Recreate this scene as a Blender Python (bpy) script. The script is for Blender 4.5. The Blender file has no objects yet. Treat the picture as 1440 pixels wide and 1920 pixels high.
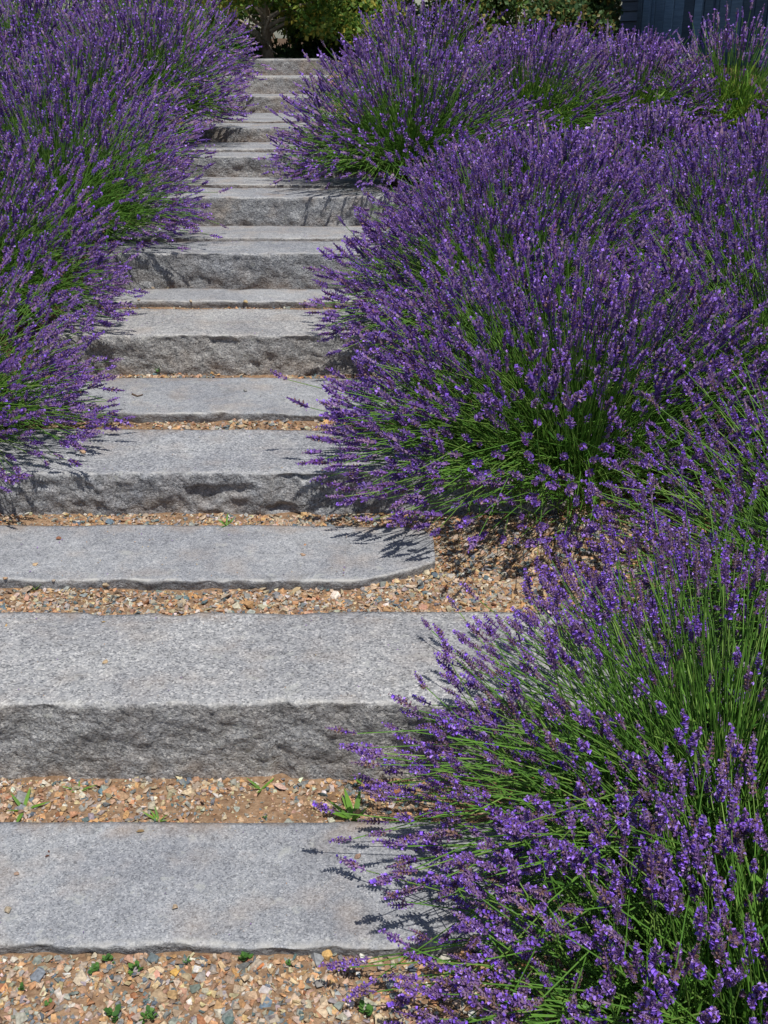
import bpy, math
import numpy as np
from mathutils import Vector, Matrix, Quaternion

S = bpy.context.scene
COL = S.collection
R = math.radians

# ------------------------------------------------------------------ camera, sky, sun, exposure
EYE = 1.70
cam_d = bpy.data.cameras.new('camera')
cam = bpy.data.objects.new('camera', cam_d)
COL.objects.link(cam)
cam_d.sensor_fit = 'VERTICAL'
cam_d.sensor_height = 36.0
cam_d.lens = 2000 / 1920 * 36.0
cam_d.clip_start = 0.05
cam_d.clip_end = 600
PITCH = math.atan((960 - 70) / 2000)
cam.location = (0, 0, EYE)
cam.rotation_euler = (math.pi / 2 - PITCH, 0, 0)
S.camera = cam

SUN_EL, SUN_AZ = R(64), R(20)            # azimuth: behind the camera, turned to its right
sun_dir = Vector((math.sin(SUN_AZ) * math.cos(SUN_EL), -math.cos(SUN_AZ) * math.cos(SUN_EL), math.sin(SUN_EL)))
world = bpy.data.worlds.new('World')
S.world = world
world.use_nodes = True
wn = world.node_tree
wn.nodes.clear()
sky = wn.nodes.new('ShaderNodeTexSky')
sky.sky_type = 'NISHITA'
sky.sun_disc = False
sky.sun_elevation = SUN_EL
sky.sun_rotation = math.atan2(sun_dir.x, sun_dir.y)
bg = wn.nodes.new('ShaderNodeBackground')
bg.inputs['Strength'].default_value = 0.085
wo = wn.nodes.new('ShaderNodeOutputWorld')
wn.links.new(sky.outputs[0], bg.inputs[0])
wn.links.new(bg.outputs[0], wo.inputs[0])
sl = bpy.data.lights.new('sun', 'SUN')
sl.energy = 4.3
sl.angle = R(0.5)
sl.color = (1.0, 0.955, 0.88)
so = bpy.data.objects.new('sun', sl)
so.rotation_euler = sun_dir.to_track_quat('Z', 'Y').to_euler()
so.location = (3, -6, 12)
COL.objects.link(so)
vs = S.view_settings
vs.view_transform = 'Standard'
vs.look = 'None'
vs.exposure = 0.0
vs.gamma = 1.0
vs.use_curve_mapping = False
S.cycles.max_bounces = 5
S.cycles.diffuse_bounces = 3
S.cycles.glossy_bounces = 2
S.cycles.transmission_bounces = 3

# ------------------------------------------------------------------ numpy noise
def _hash(i, j, k, s):
    h = (i * 374761393 + j * 668265263 + k * 2147483647 + s * 974634777) & 0xFFFFFFFF
    h = ((h ^ (h >> 13)) * 1274126177) & 0xFFFFFFFF
    h = ((h ^ (h >> 16)) * 2246822519) & 0xFFFFFFFF
    return ((h ^ (h >> 15)) & 0xFFFFFF) / float(0xFFFFFF) * 2 - 1

def vnoise(p, seed=0):
    p = np.asarray(p, float)
    f = np.floor(p)
    t = p - f
    t = t * t * (3 - 2 * t)
    i = f.astype(np.int64)
    out = 0
    for a in (0, 1):
        for b in (0, 1):
            for c in (0, 1):
                w = (t[:, 0] if a else 1 - t[:, 0]) * (t[:, 1] if b else 1 - t[:, 1]) * (t[:, 2] if c else 1 - t[:, 2])
                out = out + w * _hash(i[:, 0] + a, i[:, 1] + b, i[:, 2] + c, seed)
    return out

def fbm(p, octv=4, seed=0, gain=.5):
    p = np.asarray(p, float)
    s, a, n = 0, 1.0, 0
    for o in range(octv):
        s = s + a * vnoise(p * (2.03 ** o) + o * 17.3, seed + o)
        n += a
        a *= gain
    return s / n

def sstep(a, b, x):
    t = np.clip((np.asarray(x, float) - a) / (b - a), 0, 1)
    return t * t * (3 - 2 * t)

# ------------------------------------------------------------------ mesh helpers
def mesh_np(name, V, F, mat=None, cols=None, smooth=True, attrs=None):
    """V (n,3), F (m,k) with k = 3 or 4"""
    V = np.ascontiguousarray(V, dtype=np.float32)
    F = np.ascontiguousarray(F, dtype=np.int32)
    me = bpy.data.meshes.new(name)
    k = F.shape[1]
    me.vertices.add(len(V))
    me.vertices.foreach_set('co', V.ravel())
    me.loops.add(F.size)
    me.loops.foreach_set('vertex_index', F.ravel())
    me.polygons.add(len(F))
    me.polygons.foreach_set('loop_start', np.arange(0, F.size, k, dtype=np.int32))
    me.polygons.foreach_set('loop_total', np.full(len(F), k, dtype=np.int32))
    me.update(calc_edges=True)
    me.polygons.foreach_set('use_smooth', np.full(len(F), bool(smooth)))
    if cols is not None:
        a = me.attributes.new('col', 'FLOAT_COLOR', 'POINT')
        c = np.ones((len(V), 4), np.float32)
        c[:, :3] = cols
        a.data.foreach_set('color', c.ravel())
    for n, v in (attrs or {}).items():
        a = me.attributes.new(n, 'FLOAT', 'POINT')
        a.data.foreach_set('value', np.ascontiguousarray(v, dtype=np.float32))
    if mat:
        me.materials.append(mat)
    return me

def obj(name, me, parent=None, loc=None, label=None, cat=None, group=None, kind=None):
    o = bpy.data.objects.new(name, me)
    COL.objects.link(o)
    if loc is not None:
        o.location = loc
    if parent is not None:
        o.parent = parent
    tag(o, label, cat, group, kind)
    return o

def tag(o, label=None, cat=None, group=None, kind=None):
    if label: o['label'] = label
    if cat: o['category'] = cat
    if group: o['group'] = group
    if kind: o['kind'] = kind
    return o

class Acc:
    """collects triangles"""
    def __init__(s): s.v, s.f, s.c, s.n = [], [], [], 0
    def add(s, V, F, C=None):
        V = np.asarray(V, float); F = np.asarray(F, int)
        s.v.append(V); s.f.append(F + s.n); s.n += len(V)
        if C is not None:
            C = np.asarray(C, float)
            s.c.append(np.tile(C, (len(V), 1)) if C.ndim == 1 else C)
    def arrays(s):
        return np.concatenate(s.v), np.concatenate(s.f), (np.concatenate(s.c) if s.c else None)
    def mesh(s, name, mat, smooth=True):
        V, F, C = s.arrays()
        return mesh_np(name, V, F, mat, C, smooth)

BOXF = np.array([[0, 2, 3, 1], [4, 5, 7, 6], [0, 1, 5, 4], [2, 6, 7, 3], [0, 4, 6, 2], [1, 3, 7, 5]])
def box_mesh(name, size, mat, bev=.004):
    """a bevelled board centred on the origin"""
    import bmesh
    bm = bmesh.new()
    bmesh.ops.create_cube(bm, size=1)
    bmesh.ops.scale(bm, vec=size, verts=bm.verts)
    bmesh.ops.bevel(bm, geom=bm.edges[:], offset=min(bev, min(size) * .3), segments=1, affect='EDGES')
    me = bpy.data.meshes.new(name)
    bm.to_mesh(me)
    bm.free()
    me.materials.append(mat)
    return me

def frames_from_dirs(D, roll):
    """(n,3,3) rotation matrices whose z column is D"""
    D = D / np.linalg.norm(D, axis=1, keepdims=True)
    ref = np.where(np.abs(D[:, 2:3]) > .9, np.array([[1., 0, 0]]), np.array([[0, 0, 1.]]))
    X = np.cross(ref, D); X /= np.linalg.norm(X, axis=1, keepdims=True)
    Y = np.cross(D, X)
    c, s = np.cos(roll)[:, None], np.sin(roll)[:, None]
    return np.stack([X * c + Y * s, -X * s + Y * c, D], axis=2)

def scatter(acc, variant, P, M, sc, tint):  # noqa
    """adds a copy of variant (V,F,C) at each point"""
    V, F, C = variant
    n, k = len(P), len(V)
    if n == 0: return
    W = np.einsum('nij,kj->nki', M, V) * np.asarray(sc).reshape(n, 1, -1) + P[:, None, :]
    FF = F[None] + (np.arange(n) * k)[:, None, None]
    CC = np.clip(C[None] * tint[:, None, :], 0, 1)
    acc.add(W.reshape(-1, 3), FF.reshape(-1, 3), CC.reshape(-1, 3))

# ------------------------------------------------------------------ materials
def new_mat(name):
    m = bpy.data.materials.new(name)
    m.use_nodes = True
    nt = m.node_tree
    for n in list(nt.nodes): nt.nodes.remove(n)
    out = nt.nodes.new('ShaderNodeOutputMaterial')
    def N(t, **kw):
        n = nt.nodes.new(t)
        for a, v in kw.items():
            if a in n.inputs: n.inputs[a].default_value = v
            else: setattr(n, a, v)
        return n
    return m, nt, out, N, nt.links.new

def ramp(n, stops, interp='LINEAR'):
    cr = n.color_ramp
    cr.interpolation = interp
    while len(cr.elements) < len(stops): cr.elements.new(.5)
    for e, (p, c) in zip(cr.elements, stops):
        e.position = p
        e.color = (*c, 1) if len(c) == 3 else c
    return n

def mix(N, L, a, b, fac, mode='MIX'):
    m = N('ShaderNodeMix')
    m.data_type = 'RGBA'
    m.blend_type = mode
    for sock, v in ((m.inputs[6], a), (m.inputs[7], b), (m.inputs[0], fac)):
        if hasattr(v, 'links'): L(v, sock)
        else: sock.default_value = v if not isinstance(v, tuple) else (*v[:3], 1)
    return m.outputs[2]

def attr_mat(name, rough=.6, translucent=0.0, spec=.3, noise=0.0):
    m, nt, out, N, L = new_mat(name)
    a = N('ShaderNodeAttribute', attribute_name='col')
    col = a.outputs['Color']
    if noise:
        tc = N('ShaderNodeTexCoord')
        nz = N('ShaderNodeTexNoise', Scale=noise, Detail=4.0)
        L(tc.outputs['Object'], nz.inputs['Vector'])
        r = ramp(N('ShaderNodeValToRGB'), [(.3, (.62, .62, .62)), (.7, (1.25, 1.25, 1.25))])
        L(nz.outputs[0], r.inputs[0])
        col = mix(N, L, col, r.outputs[0], 1.0, 'MULTIPLY')
    p = N('ShaderNodeBsdfPrincipled', Roughness=rough)
    p.inputs['Specular IOR Level'].default_value = spec
    L(col, p.inputs['Base Color'])
    sh = p.outputs[0]
    if translucent:
        t = N('ShaderNodeBsdfTranslucent')
        L(col, t.inputs[0])
        ms = N('ShaderNodeMixShader')
        ms.inputs[0].default_value = translucent
        L(sh, ms.inputs[1]); L(t.outputs[0], ms.inputs[2])
        sh = ms.outputs[0]
    L(sh, out.inputs[0])
    return m

M_flower = attr_mat('lavender_flower', .9, .2, .04)
M_stem = attr_mat('lavender_stem', .5, .28, .25)
M_leaf = attr_mat('leaf_green', .5, .35, .25)
M_crown = attr_mat('crown_leaf', .45, .45, .3)
M_bark = attr_mat('bark', .9, 0, .1, noise=30)
M_pebble = attr_mat('pebble', .75, 0, .25, noise=160)
M_litter = attr_mat('plant_litter', .8, .1, .2)

def granite(name, light, warm, grain, facedark=1.0, mixg=.3):
    m, nt, out, N, L = new_mat(name)
    tc = N('ShaderNodeTexCoord')
    oi = N('ShaderNodeObjectInfo')
    vm = N('ShaderNodeVectorMath', operation='ADD')
    sc = N('ShaderNodeVectorMath', operation='SCALE')
    cmb = N('ShaderNodeCombineXYZ', X=37.0, Y=21.0, Z=11.0)
    L(cmb.outputs[0], sc.inputs[0]); L(oi.outputs['Random'], sc.inputs['Scale'])
    L(tc.outputs['Object'], vm.inputs[0]); L(sc.outputs[0], vm.inputs[1])
    P = vm.outputs[0]
    def noise(s, d=4.0, r=.55):
        n = N('ShaderNodeTexNoise', Scale=s, Detail=d, Roughness=r)
        L(P, n.inputs['Vector'])
        return n.outputs[0]
    v1 = N('ShaderNodeTexVoronoi', Scale=grain)
    L(P, v1.inputs['Vector'])
    sep = N('ShaderNodeSeparateColor'); L(v1.outputs['Color'], sep.inputs[0])
    g1 = ramp(N('ShaderNodeValToRGB'), [(0, (.06, .064, .072)), (.15, (.105, .11, .12)), (.24, (.205, .213, .23)), (.55, (.285, .293, .308)), (.82, (.365, .37, .375)), (.96, (.56, .56, .555))])
    L(sep.outputs[0], g1.inputs[0])
    v2 = N('ShaderNodeTexVoronoi', Scale=grain * .42)
    L(P, v2.inputs['Vector'])
    sep2 = N('ShaderNodeSeparateColor'); L(v2.outputs['Color'], sep2.inputs[0])
    g2 = ramp(N('ShaderNodeValToRGB'), [(0, (.17, .175, .185)), (.3, (.265, .27, .28)), (.7, (.30, .30, .31)), (1, (.40, .40, .395))])
    L(sep2.outputs[1], g2.inputs[0])
    c = mix(N, L, g1.outputs[0], g2.outputs[0], mixg)
    # broad tone
    r = ramp(N('ShaderNodeValToRGB'), [(.3, (.80, .80, .82)), (.7, (1.18, 1.17, 1.14))])
    L(noise(3.2, 5), r.inputs[0])
    c = mix(N, L, c, r.outputs[0], 1.0, 'MULTIPLY')
    r2 = ramp(N('ShaderNodeValToRGB'), [(.35, (.9, .9, .9)), (.65, (1.1, 1.1, 1.1))])
    L(noise(28, 4), r2.inputs[0])
    c = mix(N, L, c, r2.outputs[0], 1.0, 'MULTIPLY')
    c = mix(N, L, c, (light, light, light * 1.01), 1.0, 'MULTIPLY')
    # each stone has its own tone
    tn = ramp(N('ShaderNodeValToRGB'), [(0, (.93, .96, 1.0)), (.5, (.98, 1.0, 1.03)), (1, (1.05, 1.04, 1.02))])
    L(oi.outputs['Random'], tn.inputs[0])
    c = mix(N, L, c, tn.outputs[0], 1.0, 'MULTIPLY')
    lr = ramp(N('ShaderNodeValToRGB'), [(.60, (0, 0, 0)), (.66, (.55, .55, .55))])
    L(noise(19, 6, .7), lr.inputs[0])
    c = mix(N, L, c, (.42, .43, .41), lr.outputs[0])
    dr = ramp(N('ShaderNodeValToRGB'), [(.30, (.4, .4, .4)), (.40, (0, 0, 0))])
    L(noise(9, 7, .65), dr.inputs[0])
    c = mix(N, L, c, (.17, .165, .16), dr.outputs[0])
    # tan staining
    st = ramp(N('ShaderNodeValToRGB'), [(.50, (0, 0, 0)), (.72, (1, 1, 1))])
    L(noise(7, 6, .6), st.inputs[0])
    stm = N('ShaderNodeMath', operation='MULTIPLY'); stm.inputs[1].default_value = warm
    L(st.outputs[0], stm.inputs[0])
    c = mix(N, L, c, (.36, .26, .17), stm.outputs[0])
    # split face: blotchy, a little darker and browner than the top; earth splashed along its foot
    fa = N('ShaderNodeAttribute', attribute_name='face')
    fr = ramp(N('ShaderNodeValToRGB'), [(.38, (.80, .785, .765)), (.62, (1.10, 1.10, 1.09))])
    L(noise(16, 6, .65), fr.inputs[0])
    cf = mix(N, L, c, fr.outputs[0], 1.0, 'MULTIPLY')
    cf = mix(N, L, cf, (facedark, facedark, facedark), 1.0, 'MULTIPLY')
    c = mix(N, L, c, cf, fa.outputs['Fac'])
    ft = N('ShaderNodeAttribute', attribute_name='foot')
    fm = N('ShaderNodeMath', operation='MULTIPLY'); L(ft.outputs['Fac'], fm.inputs[0])
    fn = ramp(N('ShaderNodeValToRGB'), [(.45, (0, 0, 0)), (.68, (.5, .5, .5))])
    L(noise(12, 5), fn.inputs[0]); L(fn.outputs[0], fm.inputs[1])
    c = mix(N, L, c, (.33, .22, .13), fm.outputs[0])
    # freshly chipped arris, paler
    ed = N('ShaderNodeAttribute', attribute_name='edge')
    em = N('ShaderNodeMath', operation='MULTIPLY'); L(ed.outputs['Fac'], em.inputs[0])
    en = ramp(N('ShaderNodeValToRGB'), [(.42, (.05, .05, .05)), (.62, (.75, .75, .75))])
    L(noise(22, 4), en.inputs[0]); L(en.outputs[0], em.inputs[1])
    c = mix(N, L, c, (.50, .49, .46), em.outputs[0])
    p = N('ShaderNodeBsdfPrincipled', Roughness=.8)
    p.inputs['Specular IOR Level'].default_value = .25
    L(c, p.inputs['Base Color'])
    # relief
    b1 = N('ShaderNodeBump', Distance=.007)
    mr = N('ShaderNodeMapRange'); L(fa.outputs['Fac'], mr.inputs['Value'])
    mr.inputs['To Min'].default_value = .35; mr.inputs['To Max'].default_value = 1.0
    L(mr.outputs[0], b1.inputs['Strength'])
    L(noise(110, 5, .65), b1.inputs['Height'])
    b2 = N('ShaderNodeBump', Distance=.016)
    m2 = N('ShaderNodeMapRange'); L(fa.outputs['Fac'], m2.inputs['Value'])
    m2.inputs['To Min'].default_value = .12; m2.inputs['To Max'].default_value = .9
    L(m2.outputs[0], b2.inputs['Strength'])
    L(noise(34, 5, .6), b2.inputs['Height'])
    L(b1.outputs[0], b2.inputs['Normal'])
    L(b2.outputs[0], p.inputs['Normal'])
    L(p.outputs[0], out.inputs[0])
    return m

M_gran_smooth = granite('granite_flagstone', 1.07, .30, 340, mixg=.5)
M_gran_block = granite('granite_block', 1.06, .22, 215, mixg=.36)
M_gran_old = granite('granite_weathered', 1.08, .45, 230, .98, .4)

def soil_mat():
    m, nt, out, N, L = new_mat('soil')
    tc = N('ShaderNodeTexCoord')
    def noise(s, d=5.0):
        n = N('ShaderNodeTexNoise', Scale=s, Detail=d, Roughness=.62)
        L(tc.outputs['Object'], n.inputs['Vector'])
        return n.outputs[0]
    r = ramp(N('ShaderNodeValToRGB'), [(.28, (.17, .105, .065)), (.5, (.31, .205, .13)), (.75, (.45, .32, .215))])
    L(noise(60, 8), r.inputs[0])
    r2 = ramp(N('ShaderNodeValToRGB'), [(.35, (.78, .76, .74)), (.65, (1.12, 1.1, 1.08))])
    L(noise(5), r2.inputs[0])
    c = mix(N, L, r.outputs[0], r2.outputs[0], 1.0, 'MULTIPLY')
    bed_shade = N('ShaderNodeAttribute', attribute_name='bed_shade')
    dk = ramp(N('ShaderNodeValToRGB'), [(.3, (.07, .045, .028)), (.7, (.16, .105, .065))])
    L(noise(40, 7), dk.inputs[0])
    c = mix(N, L, c, dk.outputs[0], bed_shade.outputs['Fac'])
    p = N('ShaderNodeBsdfPrincipled', Roughness=.95)
    p.inputs['Specular IOR Level'].default_value = .1
    L(c, p.inputs['Base Color'])
    b = N('ShaderNodeBump', Distance=.006, Strength=.9)
    L(noise(170, 6), b.inputs['Height'])
    L(b.outputs[0], p.inputs['Normal'])
    L(p.outputs[0], out.inputs[0])
    return m
M_soil = soil_mat()

def board_mat(name, base, hi):
    m, nt, out, N, L = new_mat(name)
    tc = N('ShaderNodeTexCoord')
    oi = N('ShaderNodeObjectInfo')
    mp = N('ShaderNodeMapping')
    mp.inputs['Scale'].default_value = (3, 60, 60)
    va = N('ShaderNodeVectorMath', operation='ADD')
    L(tc.outputs['Object'], va.inputs[0]); L(oi.outputs['Location'], va.inputs[1])
    L(va.outputs[0], mp.inputs[0])
    n = N('ShaderNodeTexNoise', Scale=1.0, Detail=6.0, Roughness=.65)
    L(mp.outputs[0], n.inputs['Vector'])
    r = ramp(N('ShaderNodeValToRGB'), [(.3, base), (.7, hi)])
    L(n.outputs[0], r.inputs[0])
    mr = N('ShaderNodeMapRange'); L(oi.outputs['Random'], mr.inputs[0])
    mr.inputs['To Min'].default_value = .55; mr.inputs['To Max'].default_value = 1.6
    cc = N('ShaderNodeCombineColor')
    for i in range(3): L(mr.outputs[0], cc.inputs[i])
    c = mix(N, L, r.outputs[0], cc.outputs[0], 1.0, 'MULTIPLY')
    p = N('ShaderNodeBsdfPrincipled', Roughness=.7)
    L(c, p.inputs['Base Color'])
    b = N('ShaderNodeBump', Distance=.003, Strength=.6)
    L(n.outputs[0], b.inputs['Height']); L(b.outputs[0], p.inputs['Normal'])
    L(p.outputs[0], out.inputs[0])
    return m
M_board = board_mat('painted_board', (.08, .13, .20), (.15, .23, .32))
M_clap = board_mat('painted_clapboard', (.06, .08, .125), (.12, .15, .21))
M_dark = board_mat('old_dark_wood', (.010, .011, .014), (.022, .022, .026))
M_shingle = board_mat('roof_shingle', (.06, .06, .065), (.12, .12, .125))

# ------------------------------------------------------------------ the stair: levels and stones
# name, back of gravel (front edge y), back edge y, top z, left x, right x, thickness, kind, front roughness, label
ST = [
 dict(f=1.605, b=1.975, z=.030, l=-1.55, r=.62, kind='flag', lab='pale grey granite flagstone nearest the camera, with a chipped pale front lip'),
 dict(f=2.170, b=2.612, z=.228, l=-1.60, r=.98, kind='block', ro=.010, hol=0, lab='thick granite block with the tallest evenly pitted front, second stone from the bottom'),
 dict(f=2.768, b=3.155, z=.248, l=-1.45, r=.155, kind='flag', lab='blue grey flagstone with a rounded right end lying in open gravel'),
 dict(f=3.312, b=3.745, z=.370, l=-1.40, r=.62, kind='block', ro=.016, hol=3.4, lab='granite block with a deeply hollowed front and lavender shadows on both its ends'),
 dict(f=3.868, b=4.325, z=.390, l=-1.50, r=.12, kind='flag', lab='pale flagstone between two gravel strips, just above the block with hollowed front'),
 dict(f=4.488, b=4.968, z=.532, l=-1.50, r=.12, kind='block', ro=.017, lab='granite block with a coarse lumpy front, third block from the bottom'),
 dict(f=5.050, b=5.335, z=.551, l=-1.55, r=.12, kind='flag', lab='narrow flagstone with four tan chips of stone along its front edge'),
 dict(f=5.410, b=5.772, z=.710, l=-1.50, r=.20, kind='block', ro=.016, lab='granite block with dark rough front, fourth block from the bottom'),
 dict(f=5.800, b=6.200, z=.722, l=-1.50, r=.20, kind='flag', lab='pale flagstone laid tight behind the fourth block without gravel'),
 dict(f=6.235, b=6.665, z=.873, l=-1.45, r=.22, kind='block', ro=.011, old=1, lab='tan stained granite block with a rounded pale top edge, fifth block up'),
 dict(f=6.705, b=7.085, z=.885, l=-1.45, r=.04, kind='flag', old=1, lab='pale flagstone laid tight behind the tan stained fifth block'),
 dict(f=7.175, b=7.500, z=.999, l=-1.50, r=-.02, kind='block', ro=.012, lab='low granite block with a short pitted front, sixth block up'),
 dict(f=7.560, b=8.085, z=1.012, l=-1.55, r=-.12, kind='flag', old=1, lab='cracked flagstone laid tight behind the short sixth block'),
 dict(f=8.175, b=8.640, z=1.104, l=-1.65, r=-.30, kind='block', ro=.008, old=1, lab='brownish granite block with a smooth face, fourth riser from the top'),
 dict(f=8.700, b=9.620, z=1.116, l=-1.65, r=-.35, kind='flag', lab='deep flagstone landing below the three topmost granite risers'),
 dict(f=9.780, b=10.25, z=1.235, l=-1.70, r=-.45, kind='block', ro=.008, old=1, lab='weathered granite riser, lowest of the three at the top'),
 dict(f=10.35, b=10.78, z=1.375, l=-1.75, r=-.50, kind='block', ro=.008, old=1, lab='palest weathered granite riser, middle one of the three at the top'),
 dict(f=10.92, b=11.46, z=1.512, l=-1.75, r=-.50, kind='block', ro=.007, old=1, lab='topmost granite riser of the stair in front of the tree trunk'),
]
LEV = [(-99, 0.0)]
for s in ST:
    if s['kind'] == 'block': LEV.append((s['f'] + .2, s['z'] - .012))
LEVY = np.array([a for a, b in LEV]); LEVZ = np.array([b for a, b in LEV])
def slope(y):
    y = np.asarray(y, float)
    z = np.where(y < 8, .02 + .19 * (y - 2.0), 1.16 + .13 * (y - 8))
    z = np.where(y > 10.3, np.minimum(z, 1.45), z)
    return np.maximum(z, -.02)
def terrain(x, y, rough=True):
    x = np.asarray(x, float); y = np.asarray(y, float)
    lev = LEVZ[np.searchsorted(LEVY, y, side='right') - 1]
    lev = np.where(y > 11.45, 1.45, lev)
    xr = np.interp(y, [2, 3.2, 3.8, 6, 7, 9], [.85, .75, .35, .2, -.05, -.35])
    t = np.maximum(sstep(xr, xr + .35, x), sstep(1.45, 1.8, -x))
    z = lev * (1 - t) + slope(y) * t
    if rough:
        p = np.stack([x, y, np.zeros_like(x)], -1).reshape(-1, 3)
        z = z + (fbm(p * 9, 3, 3) * .007 + fbm(p * 2.3, 2, 8) * .006).reshape(x.shape) - .004
    return z, t

xs = np.concatenate([[-300, -120, -50, -20, -9], np.arange(-4, -1.9, .15), np.arange(-1.9, 1.5, .03), np.arange(1.5, 4.2, .15), [9, 20, 50, 120, 300]])
ys = np.concatenate([[-60, -20, -6, -2, 0, .6], np.arange(1.0, 3.6, .03), np.arange(3.6, 7.5, .05), np.arange(7.5, 13, .08), [14, 16, 20, 30, 60, 120, 300]])
gx, gy = np.meshgrid(xs, ys)
gz, gt = terrain(gx, gy)
gt = np.maximum(gt, (gy > 11.3) * 1.0)  # soil past the top step darkened to stand in for tree shade
nx, ny = len(xs), len(ys)
idx = np.arange(nx * ny).reshape(ny, nx)
F = np.stack([idx[:-1, :-1], idx[:-1, 1:], idx[1:, 1:], idx[1:, :-1]], -1).reshape(-1, 4)
obj('ground', mesh_np('ground', np.stack([gx, gy, gz], -1).reshape(-1, 3), F, M_soil, attrs={'bed_shade': gt.ravel()}), kind='structure')

def c_front(x):
    q = np.clip((x + .10) / .27, 0, 1)
    return .11 * q + .022 * q * fbm(np.stack([np.asarray(x) * 26, 0 * np.asarray(x), 0 * np.asarray(x)], -1), 3, 33) + .10 * (1 - np.sqrt(np.maximum(0, 1 - q ** 3.5)))
def c_back(x):
    q = np.clip((x - .03) / .14, 0, 1)
    return .14 * (1 - np.sqrt(np.maximum(0, 1 - q ** 2.4)))
def make_stone(i, s):
    rng = np.random.default_rng(100 + i)
    f, b, z, l, r = s['f'], s['b'], s['z'], s['l'], s['r']
    blk = s['kind'] == 'block'
    prev = ST[i - 1]['z'] if i else 0
    h = (z - prev + .06) if blk else (.075 if i < 5 else .06)
    near = f < 5
    dx = .0085 if f < 3.9 else (.012 if near else .02)
    dt = .014 if near else .03
    df = .0085 if f < 3.9 else (.011 if near else .016)
    X = np.arange(l, r + dx * .5, dx)
    er = .006 if blk else .004
    # profile: t along depth 0 front .. 1 back ; list of (tag, u, v): y offset from front, z below top
    prof = [('k', 1, -h)]
    nt_ = max(6, int((b - f) / dt))
    prof += [('t', u, 0) for u in np.linspace(1, 0, nt_ + 1)[:-1]]
    prof += [('e', 0, a) for a in (0.0, .5, 1.0)]
    nf = max(3, int(h / df))
    prof += [('f', 0, v) for v in np.linspace(0, -1, nf + 1)[1:]]
    K = len(prof)
    n = len(X)
    # edge curves in plan
    z3 = np.zeros(n)
    pf = f + fbm(np.stack([X * 2.2, z3 + i * 3.7, z3], -1), 3, 11) * .012 + fbm(np.stack([X * 17, z3 + i * 5.1, z3], -1), 3, 12) * (.007 if blk else .010)
    pb = b + fbm(np.stack([X * 2.0, z3 + i * 8.3, z3], -1), 3, 13) * .016 + fbm(np.stack([X * 14, z3 + i, z3], -1), 3, 14) * .006
    pf = pf + np.clip(fbm(np.stack([X * 8, z3 + i * 9.1, z3], -1), 3, 51) - .22, 0, 1) * (.03 if blk else .045)
    pb = pb - np.clip(fbm(np.stack([X * 7, z3 + i * 4.1, z3], -1), 3, 52) - .25, 0, 1) * .05
    if i == 0: pb = b + (pb - b) * .3
    if i == 2:
        # worn right end of the third stone: front corner broken back, end rounded
        pf = pf + c_front(X)
        pb = pb - c_back(X)
        pb = np.maximum(pb, pf + .02)
    else:
        for side in (0, 1):
            q = np.clip(1 - (X - l if side == 0 else r - X) / .06, 0, 1)
            pf = pf + .03 * q ** 2.5; pb = pb - .03 * q ** 2.5
    V = np.zeros((n, K, 3)); face = np.zeros((n, K)); edge = np.zeros((n, K)); foot = np.zeros((n, K))
    tz = z + fbm(np.stack([X * 3, z3 + i * 2.2, z3], -1), 2, 15) * .004
    for k, (tg, u, v) in enumerate(prof):
        V[:, k, 0] = X
        if tg == 'k':
            V[:, k, 1] = pb; V[:, k, 2] = z + v
        elif tg == 't':
            yy = pf + er + (pb - pf - er) * u
            V[:, k, 1] = yy
            V[:, k, 2] = tz
            foot[:, k] = np.clip(1 - (pb - yy) / .07, 0, 1) * .9
            edge[:, k] = np.clip(1 - (yy - pf) / (.014 if blk else .012), 0, 1)
        elif tg == 'e':
            a = v * math.pi / 2
            V[:, k, 1] = pf + er * (1 - math.sin(a)); V[:, k, 2] = tz - er * (1 - math.cos(a))
            edge[:, k] = (1 - .5 * v) * (.7 if blk else 1); face[:, k] = v * .6
        else:
            V[:, k, 1] = pf + (.012 if blk else .018) * (-v) ; V[:, k, 2] = tz - er + v * (h - er)
            face[:, k] = 1
            if blk: foot[:, k] = np.clip(1.0 - (h + v * h) / .13, 0, 1)
            edge[:, k] = 0
    # relief
    P = V.reshape(-1, 3)
    fc = face.reshape(-1)
    ro = s.get('ro', .006)
    Q = P + np.array([i * 7.3, 0, i * 3.1])
    lump = fbm(Q * np.array([6, 6, 10]), 5, 21, .58)
    fine = fbm(Q * 42, 3, 22, .6)
    hollow = np.clip(fbm(Q * np.array([7, 7, 15]) + 9, 3, 23) - .18, 0, 1)
    hw = s.get('hol', 1.8)
    mid_ = fbm(Q * np.array([19, 19, 24]) + 3, 3, 28, .6)
    P[:, 1] -= fc * (ro * 1.3 * lump + ro * .7 * mid_ + .0060 * fine * (1 if blk else .5) + .0028 * fbm(Q * 78 + 7, 2, 29) - ro * hw * hollow)
    P[:, 2] += fc * ro * .8 * fbm(Q * 25 + 4, 2, 24)
    tp = 1 - np.clip(fc * 2, 0, 1)
    P[:, 2] += tp * (.0035 * fbm(Q * 5, 3, 25) + .0016 * fbm(Q * 30, 3, 26))
    # chipped arris
    ch = np.clip(fbm(Q * np.array([9, 0, 0]) + i, 3, 27) - .12, 0, 1)
    P[:, 2] -= edge.reshape(-1) * ch * .022 * (1 if blk else .8)
    lo = np.array([(l + r) / 2, (f + b) / 2, z - h])
    P = P - lo
    idx = np.arange(n * K).reshape(n, K)
    Fq = np.stack([idx[:-1, :-1], idx[:-1, 1:], idx[1:, 1:], idx[1:, :-1]], -1).reshape(-1, 4)
    bot = np.stack([idx[:-1, -1], idx[:-1, 0], idx[1:, 0], idx[1:, -1]], -1)
    Fq = np.concatenate([Fq, bot])
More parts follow.
